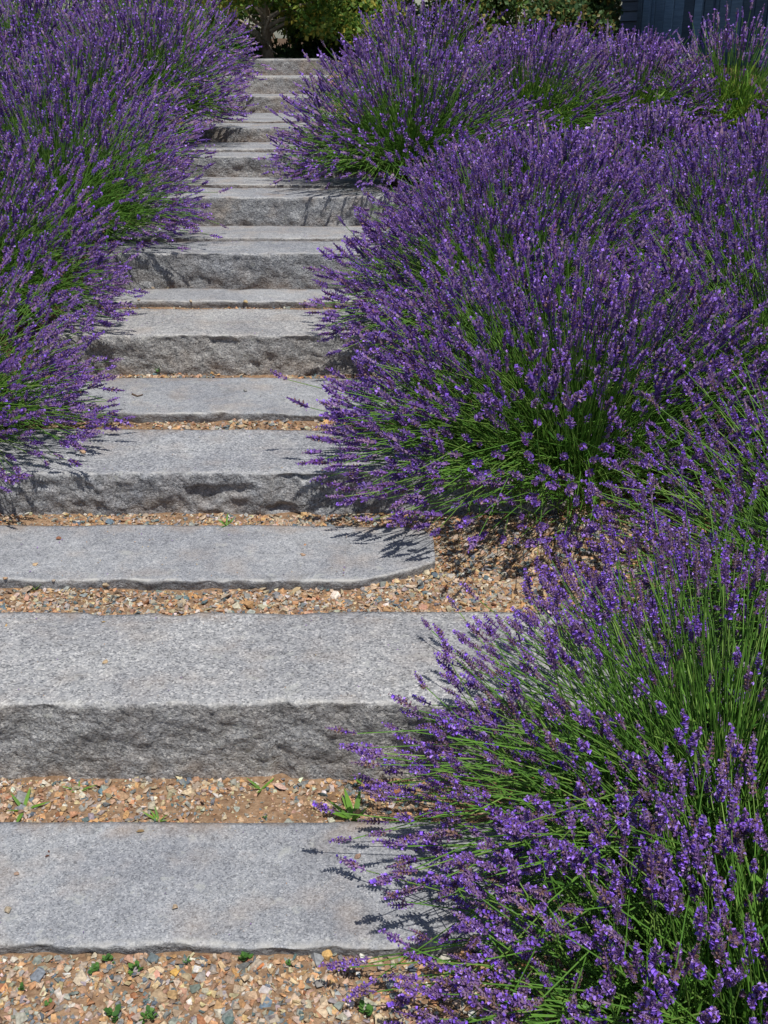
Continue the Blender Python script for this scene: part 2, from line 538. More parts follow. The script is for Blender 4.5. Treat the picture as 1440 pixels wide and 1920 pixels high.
    me = mesh_np('stone', P, Fq, M_gran_old if s.get('old') else (M_gran_block if blk else M_gran_smooth), attrs={'face': fc, 'edge': edge.ravel(), 'foot': foot.ravel()})
    import bmesh
    bm = bmesh.new(); bm.from_mesh(me)
    bm.verts.ensure_lookup_table()
    for row in (idx[0], idx[-1]):
        try: bm.faces.new([bm.verts[int(a)] for a in row])
        except ValueError: pass
    bmesh.ops.recalc_face_normals(bm, faces=bm.faces[:])
    bm.to_mesh(me); bm.free()
    o = obj('granite_block' if blk else 'flagstone', me, None, lo, s['lab'], 'stone step', 'granite stones of the garden stair')
    return o
for i, s in enumerate(ST): make_stone(i, s)

def in_stone(x, y, m=.0):
    hit = np.zeros(len(x), bool)
    for i, s in enumerate(ST):
        q = (x > s['l'] + m) & (x < s['r'] - m) & (y > s['f'] + m) & (y < s['b'] - m)
        if i == 2:
            q &= y > s['f'] + c_front(x) + m
            q &= y < s['b'] - c_back(x) - m
        hit |= q
    return hit

# ------------------------------------------------------------------ gravel
PAL = np.array([(.56, .325, .165), (.50, .32, .205), (.55, .43, .30), (.46, .385, .30), (.345, .33, .305), (.22, .235, .235), (.13, .175, .195), (.66, .61, .54), (.36, .17, .09), (.31, .215, .15), (.58, .45, .26)])
PW = np.array([14, 16, 18, 13, 11, 8, 7, 6, 3, 8, 4], float); PW /= PW.sum()
def pebble_variants(n, seed, kmin=7, kmax=10):
    import bmesh
    rng = np.random.default_rng(seed)
    out = []
    for i in range(n):
        bm = bmesh.new()
        k = rng.integers(kmin, kmax)
        p = rng.normal(size=(k, 3)); p /= np.linalg.norm(p, axis=1, keepdims=True)
        p *= rng.uniform(.8, 1.05, (k, 1))
        p *= np.array([rng.uniform(.85, 1.25), rng.uniform(.65, .95), rng.uniform(.42, .7)])
        for q in p: bm.verts.new(q)
        r = bmesh.ops.convex_hull(bm, input=bm.verts[:])
        bmesh.ops.delete(bm, geom=[v for v in bm.verts if not v.link_faces], context='VERTS')
        bmesh.ops.triangulate(bm, faces=bm.faces[:])
        bmesh.ops.recalc_face_normals(bm, faces=bm.faces[:])
        bm.verts.index_update()
        V = np.array([v.co[:] for v in bm.verts]); Fv = np.array([[v.index for v in f_.verts] for f_ in bm.faces])
        bm.free()
        out.append((V, Fv, np.ones((len(V), 3))))
    return out
PEB = pebble_variants(14, 5)
CHIP = pebble_variants(14, 6, 6, 7)
def gravel():
    rng = np.random.default_rng(9)
    acc = Acc()
    def zone(x0, x1, y0, y1, dens, size, lift=0, thresh=-.28):
        n = int((x1 - x0) * (y1 - y0) * dens)
        x = rng.uniform(x0, x1, n); y = rng.uniform(y0, y1, n)
        sz = size * rng.lognormal(0, .34, n)
        big = rng.random(n) < .03
        sz[big] *= 1.35
        keep = ~in_stone(x, y, .004 + 0 * x[0])
        worn = fbm(np.stack([x * 3.2, y * 4.0, 0 * x], -1), 3, 41)
        keep &= (worn > thresh) | (rng.random(n) < .4)
        sz = np.where(worn < thresh + .12, sz * .72, sz)
        x, y, sz = x[keep], y[keep], sz[keep]
        z, t = terrain(x, y)
        n = len(x)
        col = PAL[rng.choice(len(PAL), n, p=PW)] * rng.uniform(.72, 1.12, (n, 1)) * (1 + rng.normal(0, .05, (n, 3)))
        D = rng.normal(0, .38, (n, 3)); D[:, 2] = 1
        Mx = frames_from_dirs(D, rng.uniform(0, 6.28, n))
        vi = rng.integers(0, len(PEB), n)
        P = np.stack([x, y, z + lift + sz * rng.uniform(.0, .5, n)], -1)
        for v in range(len(PEB)):
            q = vi == v
            scatter(acc, (CHIP if size < .006 or y0 > 3.6 else PEB)[v], P[q], Mx[q], sz[q], col[q])
    zone(-1.15, .9, 1.15, 1.66, 13500, .0080)
    zone(-1.3, 1.0, 1.96, 2.20, 9500, .0082, thresh=-.2)
    zone(-1.45, 1.2, 2.58, 2.80, 12000, .0080, thresh=-.6)
    zone(.0, 1.2, 2.78, 3.3, 12000, .0080, thresh=-.5)
    zone(-1.45, .9, 3.13, 3.34, 11000, .0080, thresh=-.5)
    zone(-1.5, .5, 3.72, 3.90, 6500, .009)
    zone(-1.5, .4, 4.30, 4.52, 6500, .009)
    zone(-1.5, .4, 4.94, 5.08, 6000, .010)
    zone(-1.5, .4, 5.32, 5.43, 6000, .010)
    zone(-1.5, .4, 6.18, 6.25, 3500, .009)
    zone(-1.5, .3, 7.08, 7.19, 4500, .010)
    zone(-1.6, .2, 8.08, 8.19, 2500, .010)
    # finer chips between the stones
    zone(-1.15, .9, 1.15, 1.64, 5500, .0045, -.002)
    zone(-1.3, 1.0, 1.96, 2.19, 7000, .0042, -.001, -.5)
    zone(-1.45, 1.2, 2.60, 2.80, 5000, .0042, -.002)
    zone(-1.45, .9, 3.13, 3.32, 6000, .0042, -.002)
    V, Fv, C = acc.arrays()
    obj('gravel', mesh_np('gravel', V, Fv, M_pebble, C, smooth=False), kind='stuff')
    return len(Fv)
n_gravel = gravel()

# ------------------------------------------------------------------ trees and shrubs behind the stair
def tube(acc, pts, rad, col, sides=7):
    pts = np.asarray(pts, float); n = len(pts)
    T = np.gradient(pts, axis=0)
    M = frames_from_dirs(T, np.zeros(n))
    a = np.linspace(0, 2 * math.pi, sides, endpoint=False)
    ring = np.stack([np.cos(a), np.sin(a), 0 * a], -1)
    V = (np.einsum('nij,kj->nki', M, ring) * np.asarray(rad, float)[:, None, None] + pts[:, None, :]).reshape(-1, 3)
    Fs = []
    for i in range(n - 1):
        for k in range(sides):
            k2 = (k + 1) % sides
            A, B_, C, D = i * sides + k, i * sides + k2, (i + 1) * sides + k2, (i + 1) * sides + k
            Fs += [(A, B_, C), (A, C, D)]
    acc.add(V, Fs, col)

LEAF2 = (np.array([(0, 0, 0), (.36, .07, .45), (-.36, .07, .45), (0, 0, 1.0)], float), np.array([(0, 1, 3), (0, 3, 2)]), np.ones((4, 3)))
def leaf_cloud(acc, blobs, n, size, base_cols, rng):
    """leaf faces in shells of several uneven lobes"""
    blobs = np.asarray(blobs, float)
    w = blobs[:, 3] ** 2; w /= w.sum()
    bi = rng.choice(len(blobs), n, p=w)
    d = rng.normal(size=(n, 3)); d /= np.linalg.norm(d, axis=1, keepdims=True)
    P = blobs[bi, :3] + d * blobs[bi, 3:4] * rng.uniform(.45, 1.08, (n, 1)) * np.array([1, 1, .85])
    gap = fbm(P * 4.2, 2, 61)
    keep = gap > -.22
    P, d, bi = P[keep], d[keep], bi[keep]
    n = len(P)
    D = d * .5 + rng.normal(0, .7, (n, 3))
    M = frames_from_dirs(D, rng.uniform(0, 6.28, n))
    col = base_cols[rng.integers(0, len(base_cols), n)] * rng.uniform(.9, 1.8, (n, 1))
    scatter(acc, LEAF2, P, M, size * rng.uniform(.7, 1.3, n), col)

BARK = np.array((.33, .255, .195))
def make_tree():
    rng = np.random.default_rng(71)
    bx, by = -1.19, 11.85
    bz = float(slope(by)) - .05
    root = bpy.data.objects.new('fruit_tree', None); COL.objects.link(root)
    root.location = (bx, by, bz)
    tag(root, 'low spreading tree with a grey brown trunk standing behind the topmost step', 'tree')
    a = Acc()
    tube(a, [(0, 0, -.1), (.01, 0, .08), (-.01, .01, .25), (.0, .02, .45), (-.03, .0, .8), (0, 0, 1.3)], [.085, .066, .058, .052, .045, .03], BARK, 9)
    obj('trunk', a.mesh('trunk', M_bark), root)
    for k in range(16):
        a = Acc()
        az = rng.uniform(0, 6.28) if k > 8 else R([200, 340, 20, 160, 300, 240, 350, 190, 270][k])
        st = np.array([0, 0, rng.uniform(.16, .6)])
        L_ = rng.uniform(.6, 1.1)
        pts = [st]
        d = np.array([math.cos(az), math.sin(az) * .8, rng.uniform(.25, .75)])
        for q in range(6):
            d = d + rng.normal(0, .22, 3); d[2] = max(d[2], .05); d /= np.linalg.norm(d)
            pts.append(pts[-1] + d * L_ / 6)
        r0 = rng.uniform(.016, .03)
        tube(a, pts, np.linspace(r0, .006, 7), np.array((.40, .35, .29)) * rng.uniform(.8, 1.15), 6)
        for q in range(3):
            p = pts[2 + q]; dd = rng.normal(0, 1, 3); dd /= np.linalg.norm(dd)
            tube(a, [p, p + dd * .12, p + dd * .22 + np.array([0, 0, .05])], [.008, .006, .004], np.array((.3, .26, .21)), 5)
        obj('branch', a.mesh('branch', M_bark), root)
    a = Acc()
    blobs = []
    for k in range(46):
        az, rr = rng.uniform(0, 6.28), rng.uniform(.3, 1.25)
        zz = rng.uniform(.50, 1.2) if rr < .9 else rng.uniform(.34, 1.0)
        blobs.append((rr * math.cos(az) * 1.05, rr * math.sin(az) * .9, zz, rng.uniform(.16, .34)))
    blobs = [(x_, y_, z_ + (.32 if abs(x_) < .42 and y_ < .3 else 0), r_) for x_, y_, z_, r_ in blobs]
    for x_, z_ in ((-.75, .36), (-.5, .40), (-.95, .36), (.55, .44), (.75, .36), (.95, .36), (.38, .56), (-.36, .58), (1.15, .3), (-.1, .72), (-.62, .5), (.7, .55), (.15, .72)):
        blobs.append((x_, -.40 + rng.uniform(-.2, .2), z_, .19))
    leaf_cloud(a, blobs, 30000, .055, np.array([(.11, .20, .04), (.14, .24, .045), (.08, .16, .04), (.19, .24, .05), (.30, .27, .05)]), rng)
    tag(obj('crown', a.mesh('crown', M_crown, False), root), kind='stuff')
make_tree()

def make_shrub(x, y, w, h, n, lab, seed, cols, dp=.8):
    rng = np.random.default_rng(seed)
    z = float(slope(y))
    root = bpy.data.objects.new('shrub', None); COL.objects.link(root)
    root.location = (x, y, z)
    tag(root, lab, 'shrub', 'clipped shrubs behind the lavender')
    a = Acc()
    for k in range(6):
        t = rng.normal(0, .5, 2)
        tube(a, [(t[0] * .2, t[1] * .2, -.05), (t[0] * .5 * w, t[1] * .4, h * .35), (t[0] * w, t[1] * .6, h * .75)], [.018, .013, .006], BARK * .7, 6)
    obj('trunk', a.mesh('trunk', M_bark), root)
    a = Acc()
    blobs = []
    for k in range(int(26 * w)):
        blobs.append((rng.uniform(-w, w), rng.uniform(-dp, dp) * .8, h * rng.random() ** 1.7 + .06, rng.uniform(.2, .36)))
    leaf_cloud(a, blobs, int(n * 1.25), .056, np.array(cols), rng)
    tag(obj('crown', a.mesh('crown', M_crown, False), root), kind='stuff')
GR = [(.10, .19, .045), (.13, .22, .05), (.08, .15, .045), (.17, .22, .06), (.26, .22, .05)]
GD = [(.075, .14, .05), (.10, .17, .06), (.06, .115, .05), (.20, .17, .06)]
make_shrub(.40, 12.7, .95, .95, 24000, 'bright leafy shrub between the fruit tree and the dark hedge shrubs', 81, GR)
make_shrub(1.45, 12.8, .70, .92, 19000, 'dense dark green shrub left of the one against the barn', 82, GD)
make_shrub(2.12, 13.0, .37, .92, 14000, 'dense dark green shrub touching the far corner of the barn', 83, GD, .5)
make_shrub(-.35, 12.75, .55, .50, 12000, 'low dark shrub at the foot of the fruit tree, right of its trunk', 88, GD, .3)
make_shrub(-2.7, 13.6, 1.1, 1.2, 9000, 'dark leafy shrub behind the lavender left of the tree', 84, GD)
make_shrub(-1.0, 13.3, 1.15, .85, 24000, 'deep shaded shrub behind the fruit tree trunk', 85, GD)
make_shrub(1.1, 15.0, 1.5, 1.3, 9000, 'tall shrub at the back behind the bright leafy one', 86, GD)
make_shrub(2.75, 15.2, .7, 1.1, 7000, 'dark leafy shrub half hidden behind the far corner of the barn', 89, GD, .5)
make_shrub(-4.6, 14.0, 1.1, 1.2, 6000, 'dark leafy shrub at the far left behind the lavender', 87, GD)

def make_plant():
    rng = np.random.default_rng(77)
    x, y = -1.40, 11.85
    z = float(slope(y)) - .03
    root = bpy.data.objects.new('leafy_plant', None); COL.objects.link(root)
    root.location = (x, y, z)
    tag(root, 'small bright green leafy plant left of the tree trunk', 'plant')
    a = Acc()
    for k in range(7):
        t = rng.normal(0, .09, 2)
        tube(a, [(0, 0, -.02), (t[0] * .5, t[1] * .5, .12), (t[0], t[1], rng.uniform(.2, .3))], [.006, .005, .003], np.array((.1, .17, .05)), 5)
    obj('stem', a.mesh('stem', M_leaf), root)
    a = Acc()
    leaf_cloud(a, [(0, 0, .2, .12), (.08, 0, .12, .09), (-.07, -.03, .25, .1), (.05, -.05, .05, .08), (-.05, 0, .1, .1)], 420, .05, np.array([(.05, .17, .05), (.04, .13, .05), (.08, .2, .05)]), rng)
    tag(obj('foliage', a.mesh('foliage', M_leaf, False), root), kind='stuff')
make_plant()
def shade_leaves():  # added dark leaves standing in for shade, covering the sunlit soil
    rng = np.random.default_rng(78)
    n = 6500
    x = rng.uniform(-2.6, .6, n); y = rng.uniform(12.0, 13.6, n)
    h_ = np.clip(fbm(np.stack([x * 2, y * 2, 0 * x], -1), 3, 91) * .14 + .09, .01, .3)
    P = np.stack([x, y, 1.45 + h_ * rng.random(n)], -1)
    D = rng.normal(0, .7, (n, 3)); D[:, 2] += .5
    a = Acc()
    scatter(a, LEAF2, P, frames_from_dirs(D, rng.uniform(0, 6.28, n)), rng.uniform(.04, .08, n), np.array(GD)[rng.integers(0, 3, n)] * rng.uniform(.6, 1.1, (n, 1)))
    obj('shade_cover', a.mesh('shade_cover', M_leaf, False), kind='stuff')
shade_leaves()

# ------------------------------------------------------------------ barn on the right
def make_barn():
    P0 = Vector((2.80, 14.0, 1.40))
    u = Vector((.242, -.970, 0)).normalized()       # along the wall towards the camera
    nrm = Vector((-.970, -.242, 0)).normalized()    # outwards
    root = bpy.data.objects.new('barn', None); COL.objects.link(root)
    rot = Matrix((( u.x, -nrm.x, 0), (u.y, -nrm.y, 0), (0, 0, 1))).to_4x4()
    root.matrix_world = Matrix.Translation(P0) @ rot   # local x along the wall, y into the building, z up
    tag(root, 'dark blue painted timber barn with clapboards and plank doors, behind the lavender', 'barn')
    LEN, H, DEP = 7.0, 3.0, 5.0
    def part(name, me, loc, rotv=(0, 0, 0), parent=root, label=None):
        o = obj(name, me, parent, loc); o.rotation_euler = rotv
        if label: o['label'] = label
        return o
    # core and gable walls
    a = Acc()
    import itertools
    core = np.array([(x, y, z) for x in (0.02, LEN - .02) for y in (.06, DEP) for z in (-.3, H)], float)
    Fq = []
    for q in BOXF: Fq += [(q[0], q[1], q[2]), (q[0], q[2], q[3])]
    a.add(core, Fq)
    a.add([(0.02, .06, H), (.02, DEP, H), (.02, DEP / 2, H + 1.7)], [(0, 2, 1)])
    a.add([(LEN - .02, .06, H), (LEN - .02, DEP, H), (LEN - .02, DEP / 2, H + 1.7)], [(0, 1, 2)])
    V, Fv, C = a.arrays()
    part('wall', mesh_np('wall', V, Fv, M_dark, None, False), (0, 0, 0))
    for sgn in (0, 1):
        ln = math.hypot(DEP / 2 + .45, 1.7 * (DEP / 2 + .45) / (DEP / 2))
        ang = math.atan2(1.7, DEP / 2)
        me = box_mesh('roof', (LEN + .8, ln, .09), M_shingle)
        yc = (DEP / 2 - .45) / 2 if sgn == 0 else DEP - (DEP / 2 - .45) / 2
        zc = H + 1.7 * (yc if sgn == 0 else DEP - yc) / (DEP / 2) + .06
        part('roof', me, (LEN / 2, yc, zc), (ang if sgn == 0 else -ang, 0, 0))
    # clapboards: far stretch and near stretch
    def claps(x0, x1):
        me = box_mesh('clapboard', (x1 - x0, .022, .125), M_clap, .003)
        k = 0
        z = -.2
        while z < H:
            part('clapboard', me, ((x0 + x1) / 2, .028, z), (R(-9), 0, 0))
            z += .105
    D0, D1 = .62, 3.36          # door opening along the wall
    claps(.0, D0 - .10)
    claps(D1 + .12, LEN)
    trim = box_mesh('trim_board', (.10, .05, 2.9), M_board)
    part('trim_board', trim, (D0 - .05, .0, 1.05)); part('trim_board', trim, (D1 + .06, .0, 1.05))
    part('trim_board', box_mesh('trim_board', (D1 - D0 + .3, .06, .18), M_board), ((D0 + D1) / 2, .0, 2.6))
    # two plank doors, each with planks, a rail and a diagonal brace
    wd = (D1 - D0 - .10) / 2
    for k in (0, 1):
        x0 = D0 + .02 + k * (wd + .06)
        dr = bpy.data.objects.new('plank_door', None); COL.objects.link(dr); dr.parent = root
        dr.location = (x0, 0, -.15)
        npl = 6
        pw = wd / npl
        for j in range(npl):
            hh = 2.6
            me = box_mesh('plank', (pw - .022, .03, hh), M_board)
            o = obj('plank', me, dr, (pw * (j + .5), .03 + .004 * (j % 2), hh / 2))
        for zz in (.25, .98, 2.3):
            obj('rail', box_mesh('rail', (wd - .02, .028, .14), M_board), dr, (wd / 2, -.002, zz))
        for side in (0, 1):
            obj('stile', box_mesh('stile', (.15, .03, 2.6), M_board), dr, (.075 if side == 0 else wd - .075, -.004, 1.3))
        L_ = math.hypot(wd - .3, 1.2)
        o = obj('brace', box_mesh('brace', (.12, .026, L_), M_board), dr, (wd / 2, -.0, 1.64))
        o.rotation_euler = (0, math.atan2(wd - .3, 1.2) * (1 if k == 0 else -1), 0)
make_barn()

# ------------------------------------------------------------------ lavender
PET = [np.array(c) for c in ((.34, .18, .82), (.38, .21, .78), (.28, .14, .74), (.46, .30, .82))]
CAL = [np.array(c) for c in ((.235, .13, .42), (.30, .175, .44), (.18, .098, .375), (.36, .25, .40))]
TAN = np.array((.36, .23, .19))
def spike_variant(rng, lod):
    """one flower spike, axis +z, about .065 long"""
    acc = Acc()
    L_ = rng.uniform(.056, .07)
    nw = {0: rng.integers(8, 10), 1: 6, 2: 3}[lod]
    spent = rng.random() < .22
    nb = {0: 6, 1: 4, 2: 3}[lod]
    nfl = {0: 2, 1: 2, 2: 2}[lod]
    zs_ = np.linspace(.004, L_ - .008, nw)
    if rng.random() < .55: zs_[1:] += .007
    rot = rng.uniform(0, 6.28)
    # rachis and packed calyces: a slender core
    cr = {0: .0028, 1: .0052, 2: .0070}[lod]
    q = np.array([(0, .3), (.25, 1.0), (.7, .85), (1.0, .12)]) if lod < 2 else np.array([(0, .3), (.4, 1.0), (1.0, .15)])
    V = []
    for tz, rw in q:
        for k in range(3):
            a_ = k * 2.094 + tz * 2
            V.append((cr * rw * math.cos(a_), cr * rw * math.sin(a_), tz * L_))
    Fv = []
    for i in range(len(q) - 1):
        for k in range(3):
            A_, B_, C_, D_ = i * 3 + k, i * 3 + (k + 1) % 3, i * 3 + 3 + (k + 1) % 3, i * 3 + 3 + k
            Fv += [(A_, B_, C_), (A_, C_, D_)]
    acc.add(V, Fv, CAL[rng.integers(0, 4)] * .85)
    for w, z in enumerate(zs_):
        t = w / (nw - 1)
        prof = (.75 + .5 * math.sin(math.pi * min(1, t * 1.15 + .12))) * (1 - .42 * max(0, t - .55) / .45)
        fat = {0: 1.15, 1: 1.6, 2: 2.1}[lod]
        for b in range(nb):
            az = rot + b * 6.283 / nb + w * .7 + rng.uniform(-.25, .25)
            out = np.array([math.cos(az), math.sin(az), 0])
            tn = np.array([-math.sin(az), math.cos(az), 0])
            el = rng.uniform(.55, 1.0)
            d = out * math.cos(el) + np.array([0, 0, math.sin(el)])
            ln = rng.uniform(.0078, .0104) * prof * (1.3 if lod else 1)
            p0 = np.array([0, 0, z]) + out * .0012
            wd = .0021 * fat * prof
            up = np.cross(d, tn)
            m = p0 + d * ln * .55
            V = [p0, m + tn * wd, m - tn * wd * .5 + up * wd, m - tn * wd * .5 - up * wd, p0 + d * ln]
            c = CAL[rng.integers(0, 4)] * rng.uniform(.7, 1.3) * (np.array((.95, .95, .80)) if lod == 0 else 1)
            if rng.random() < (.45 if spent else .09): c = TAN * rng.uniform(.5, 1.0)
            Fv = [(0, 1, 4), (0, 4, 2), (1, 3, 4)] if lod == 0 else [(0, 1, 4), (0, 4, 2)]
            acc.add(V, Fv, c)
        open_p = (.25 if spent else .8) if .1 < t < .8 else (.1 if spent else .4)
        for b in range(nfl):
            if rng.random() > open_p: continue
            az = rng.uniform(0, 6.28)
            out = np.array([math.cos(az), math.sin(az), 0])
            tn = np.array([-math.sin(az), math.cos(az), 0])
            p = np.array([0, 0, z]) + out * (.0066 if lod == 0 else .0075) * prof + np.array([0, 0, .005])
            s_ = rng.uniform(.0022, .0036) * fat
            upv = np.array([0, 0, 1.]) * .75 + out * .35
            c = PET[rng.integers(0, 4)] * rng.uniform(.8, 1.25)
            if lod == 0:
                V = [p - out * .003, p + upv * s_ * 1.3 + tn * s_ * .8, p + upv * s_ * 1.3 - tn * s_ * .8, p + tn * s_ * 1.1 - upv * s_ * .5 + out * .003, p - tn * s_ * 1.1 - upv * s_ * .5 + out * .003]
                Fv = [(0, 1, 2), (0, 3, 1), (0, 2, 4), (0, 4, 3)]
            else:
                V = [p - out * .002 - upv * s_ * .8, p + tn * s_ * 1.1, p + upv * s_ * 1.3, p - tn * s_ * 1.1]
                Fv = [(0, 1, 2), (0, 2, 3)]
            acc.add(V, Fv, c)
    return acc.arrays()
vr = np.random.default_rng(303)
SPK = {l: [spike_variant(vr, l) for _ in range(9)] for l in (0, 1, 2)}
SPK_ME = {l: [mesh_np('flower_spike', v[0], v[1], M_flower, np.clip(v[2], 0, 1), False) for v in SPK[l]] for l in (0, 1, 2)}

LEAFN = (np.array([(-.05, 0, 0), (.05, 0, 0), (-.06, .05, .55), (.06, .05, .55), (0, .0, 1.0)], float), np.array([(0, 1, 3), (0, 3, 2), (2, 3, 4)]), np.ones((5, 3)))
GSTEM = np.array([(.15, .33, .05), (.12, .28, .045), (.22, .37, .08), (.14, .30, .055)])
GLEAF = np.array([(.11, .27, .04), (.14, .31, .045), (.085, .22, .04), (.19, .33, .06)])

rotm = cam.rotation_euler.to_matrix()
CAMX, CAMY, CAMZ = (np.array(rotm.col[i]) for i in range(3))
def project(P):
    d = P - np.array([0, 0, EYE])
    dep = -d @ CAMZ
    return 720 + 2000 * (d @ CAMX) / dep, 960 - 2000 * (d @ CAMY) / dep, dep

BUSH = []      # filled first, so that the spikes which show largest can be told from the rest
def grow(x, y, rad, n, lod, lab, seed, nparts=0, tall=1.0, lean=(0, 0), sc=1.0, low=.03, vary=1.0, gap=None, lf=1.0):
    rng = np.random.default_rng(seed)
    z = float(terrain(np.array([x]), np.array([y]), False)[0][0])
    c = np.array([x, y, z])
    az = rng.uniform(0, 2 * math.pi, n)
    ct = 1 - rng.random(n) ** .92 * (1 - low)           # cos of the polar angle
    th = np.arccos(ct)
    # clumping: stalks gather in bundles
    cl = fbm(np.stack([np.cos(az) * 2.2, np.sin(az) * 2.2, th * 2.5 + seed], -1), 2, seed)
    d = np.stack([np.sin(th) * np.cos(az) + lean[0], np.sin(th) * np.sin(az) + lean[1], ct], -1)
    d /= np.linalg.norm(d, axis=1, keepdims=True)
    d0 = d * np.array([.8, .8, 1]) + np.array([0, 0, .34]) + rng.normal(0, .10, (n, 3)); d0 /= np.linalg.norm(d0, axis=1, keepdims=True)
    L_ = rad * (.86 + .16 * cl + rng.normal(0, .075 * vary, n)) * (1 + (tall - 1) * ct)
    short = rng.random(n) < (.34 if lod == 2 else .26)
    L_ = np.where(short, L_ * rng.uniform(.66, .94, n), L_)
    L_ = np.clip(L_, rad * .5, rad * 1.12)
    rs = .34 * rad / .75
    ok0 = np.ones(n, bool)
    if gap:
        gv = np.array(gap[:3], float); gv /= np.linalg.norm(gv)
        an = np.degrees(np.arccos(np.clip(d @ gv, -1, 1)))
        ok0 = rng.random(n) > gap[4] * np.exp(-(an / gap[3]) ** 4)
    p0 = c + np.stack([d[:, 0] * rs * rng.uniform(-.05, 1.1, n), d[:, 1] * rs * rng.uniform(-.05, 1.1, n), .03 + .12 * rng.random(n)], -1)
    p2 = c + d * L_[:, None] + np.array([0, 0, .04]) + rng.normal(0, .022, (n, 3))
    p1 = p0 + d0 * np.linalg.norm(p2 - p0, axis=1)[:, None] * .5
    gz = terrain(p2[:, 0], p2[:, 1], False)[0]
    gz1 = terrain(p1[:, 0], p1[:, 1], False)[0]
    # low stalks that reach the ground lie on it or do not grow
    lowm = p2[:, 2] < gz + .03
    px, py, dep = project(p2)
    ok = ok0 & (p2[:, 2] > gz - .12) & (dep > .2) & (px > -420) & (px < 1860) & (py < 2400)
    p2[:, 2] = np.where(lowm, gz + .03 + rng.random(n) * .04, p2[:, 2])
    p1[:, 2] = np.maximum(p1[:, 2], gz1 + .06)
    back = (d[:, 0] * -c[0] + d[:, 1] * -c[1]) / math.hypot(c[0], c[1])
    ok &= ~((back < -.3) & (rng.random(n) < .78) & (lod > 0))
    p0, p1, p2, cl, th = p0[ok], p1[ok], p2[ok], cl[ok], th[ok]
    n = len(p0)
    td = p2 - p1
    td /= np.linalg.norm(td, axis=1, keepdims=True)
    td = td + np.array([0, 0, .33]) + rng.normal(0, .11, (n, 3))
    td /= np.linalg.norm(td, axis=1, keepdims=True)
    ss = sc * {0: 1.0, 1: 1.12, 2: 1.16}[lod] * rng.uniform(.72, 1.22, n)
    b = dict(c=c, p0=p0, p1=p1, p2=p2, td=td, ss=ss, lod=lod, lab=lab, rng=rng, np=nparts, rad=rad, lf=lf, roll=rng.uniform(0, 6.28, n), var=rng.integers(0, 9, n), th=th)
    BUSH.append(b)

G = lambda *a, **k: grow(*a, **k)
# right of the stair, from the camera upwards
G(.66, 1.30, .80, 1000, 0, 'lavender bush cut off by the bottom right corner, its fat spikes nearest the camera', 1, 260, sc=.92, lean=(-.14, 0), tall=.55)
G(.75, 1.86, .84, 1400, 0, 'lavender bush in the lower right whose long stalks reach over the bottom flagstones', 2, 300, sc=.90, gap=(.0, -.55, .8, 30, .8), lean=(-.12, -.03), tall=.9)
G(1.34, 2.58, .82, 1250, 0, 'lavender bush at the right edge beside the open gravel patch', 3, 260, sc=.90, gap=(-.2, -.8, .6, 24, .5), lean=(-.06, 0))
G(.66, 3.50, .92, 2300, 1, 'broad dome of lavender with open green flank overhanging the hollowed block', 4, 300, tall=.90, low=.10, gap=(.1, -.8, .42, 22, .5), lean=(-.15, .10), sc=1.0)
G(1.48, 3.70, .88, 1700, 1, 'lavender bush at the right edge behind the broad green flanked dome', 5, 260, sc=.95)
G(.56, 4.55, .92, 2000, 1, 'purple lavender bush at the right of the coarse lumpy third block', 6, 220, tall=.80, lean=(-.06, 0), sc=1.0)
G(.50, 5.55, .64, 1000, 1, 'small lavender bush squeezed between the third block mound and the one over the upper steps', 18, 100, tall=.85)
G(1.55, 4.85, .88, 1800, 1, 'densely flowering lavender bush at mid right, away from the stair', 7, 200, tall=.80, sc=.95)
G(.92, 5.60, .86, 1700, 2, 'low lavender bush below the strip of bare green stalks on the right slope', 8, 0, tall=.62)
G(2.05, 5.75, .84, 1600, 2, 'lavender bush at the right edge below the strip of green stalks', 9, 0, tall=.66)
G(1.55, 6.45, .72, 1000, 2, 'low lavender bush between the strip of green stalks and the dense field below it', 19, 0, tall=.36, lf=1.6)
G(.16, 6.85, .86, 2000, 2, 'lavender bush leaning over the narrow right end of the upper steps', 10, 220, tall=.90, low=.0)
G(.90, 7.35, .80, 1600, 2, 'lavender bush on the upper right bank behind the one leaning over the steps', 11, 0, tall=.82, gap=(.1, -.8, .4, 30, .75), lf=1.8)
G(1.62, 7.55, .66, 900, 2, 'thin lavender bush with green stalks, on the upper bank below the barn corner', 12, 0, tall=.85, low=.1, lf=2.6, gap=(0, -.8, .4, 34, .85))
G(2.30, 7.55, .72, 800, 2, 'loose tall lavender bush with spikes standing against the barn doors', 13, 60, tall=1.02, low=.2, lf=2.8, gap=(0, -.8, .4, 34, .85))
G(2.95, 7.3, .66, 800, 2, 'lavender bush at the right edge under the near end of the barn', 14, 0, tall=.8, low=.1, lf=2.4, gap=(0, -.8, .4, 30, .8))
G(.30, 8.30, .80, 1700, 2, 'lavender bush on the top right bank in front of the leafy shrub', 15, 0, tall=.86)
G(1.12, 8.35, .70, 1300, 2, 'lavender bush on the top right bank in front of the dark hedge shrubs', 16, 0, tall=.76)
G(1.85, 8.6, .70, 1000, 2, 'lavender bush at the back below the far corner of the barn', 17, 0, tall=.60)
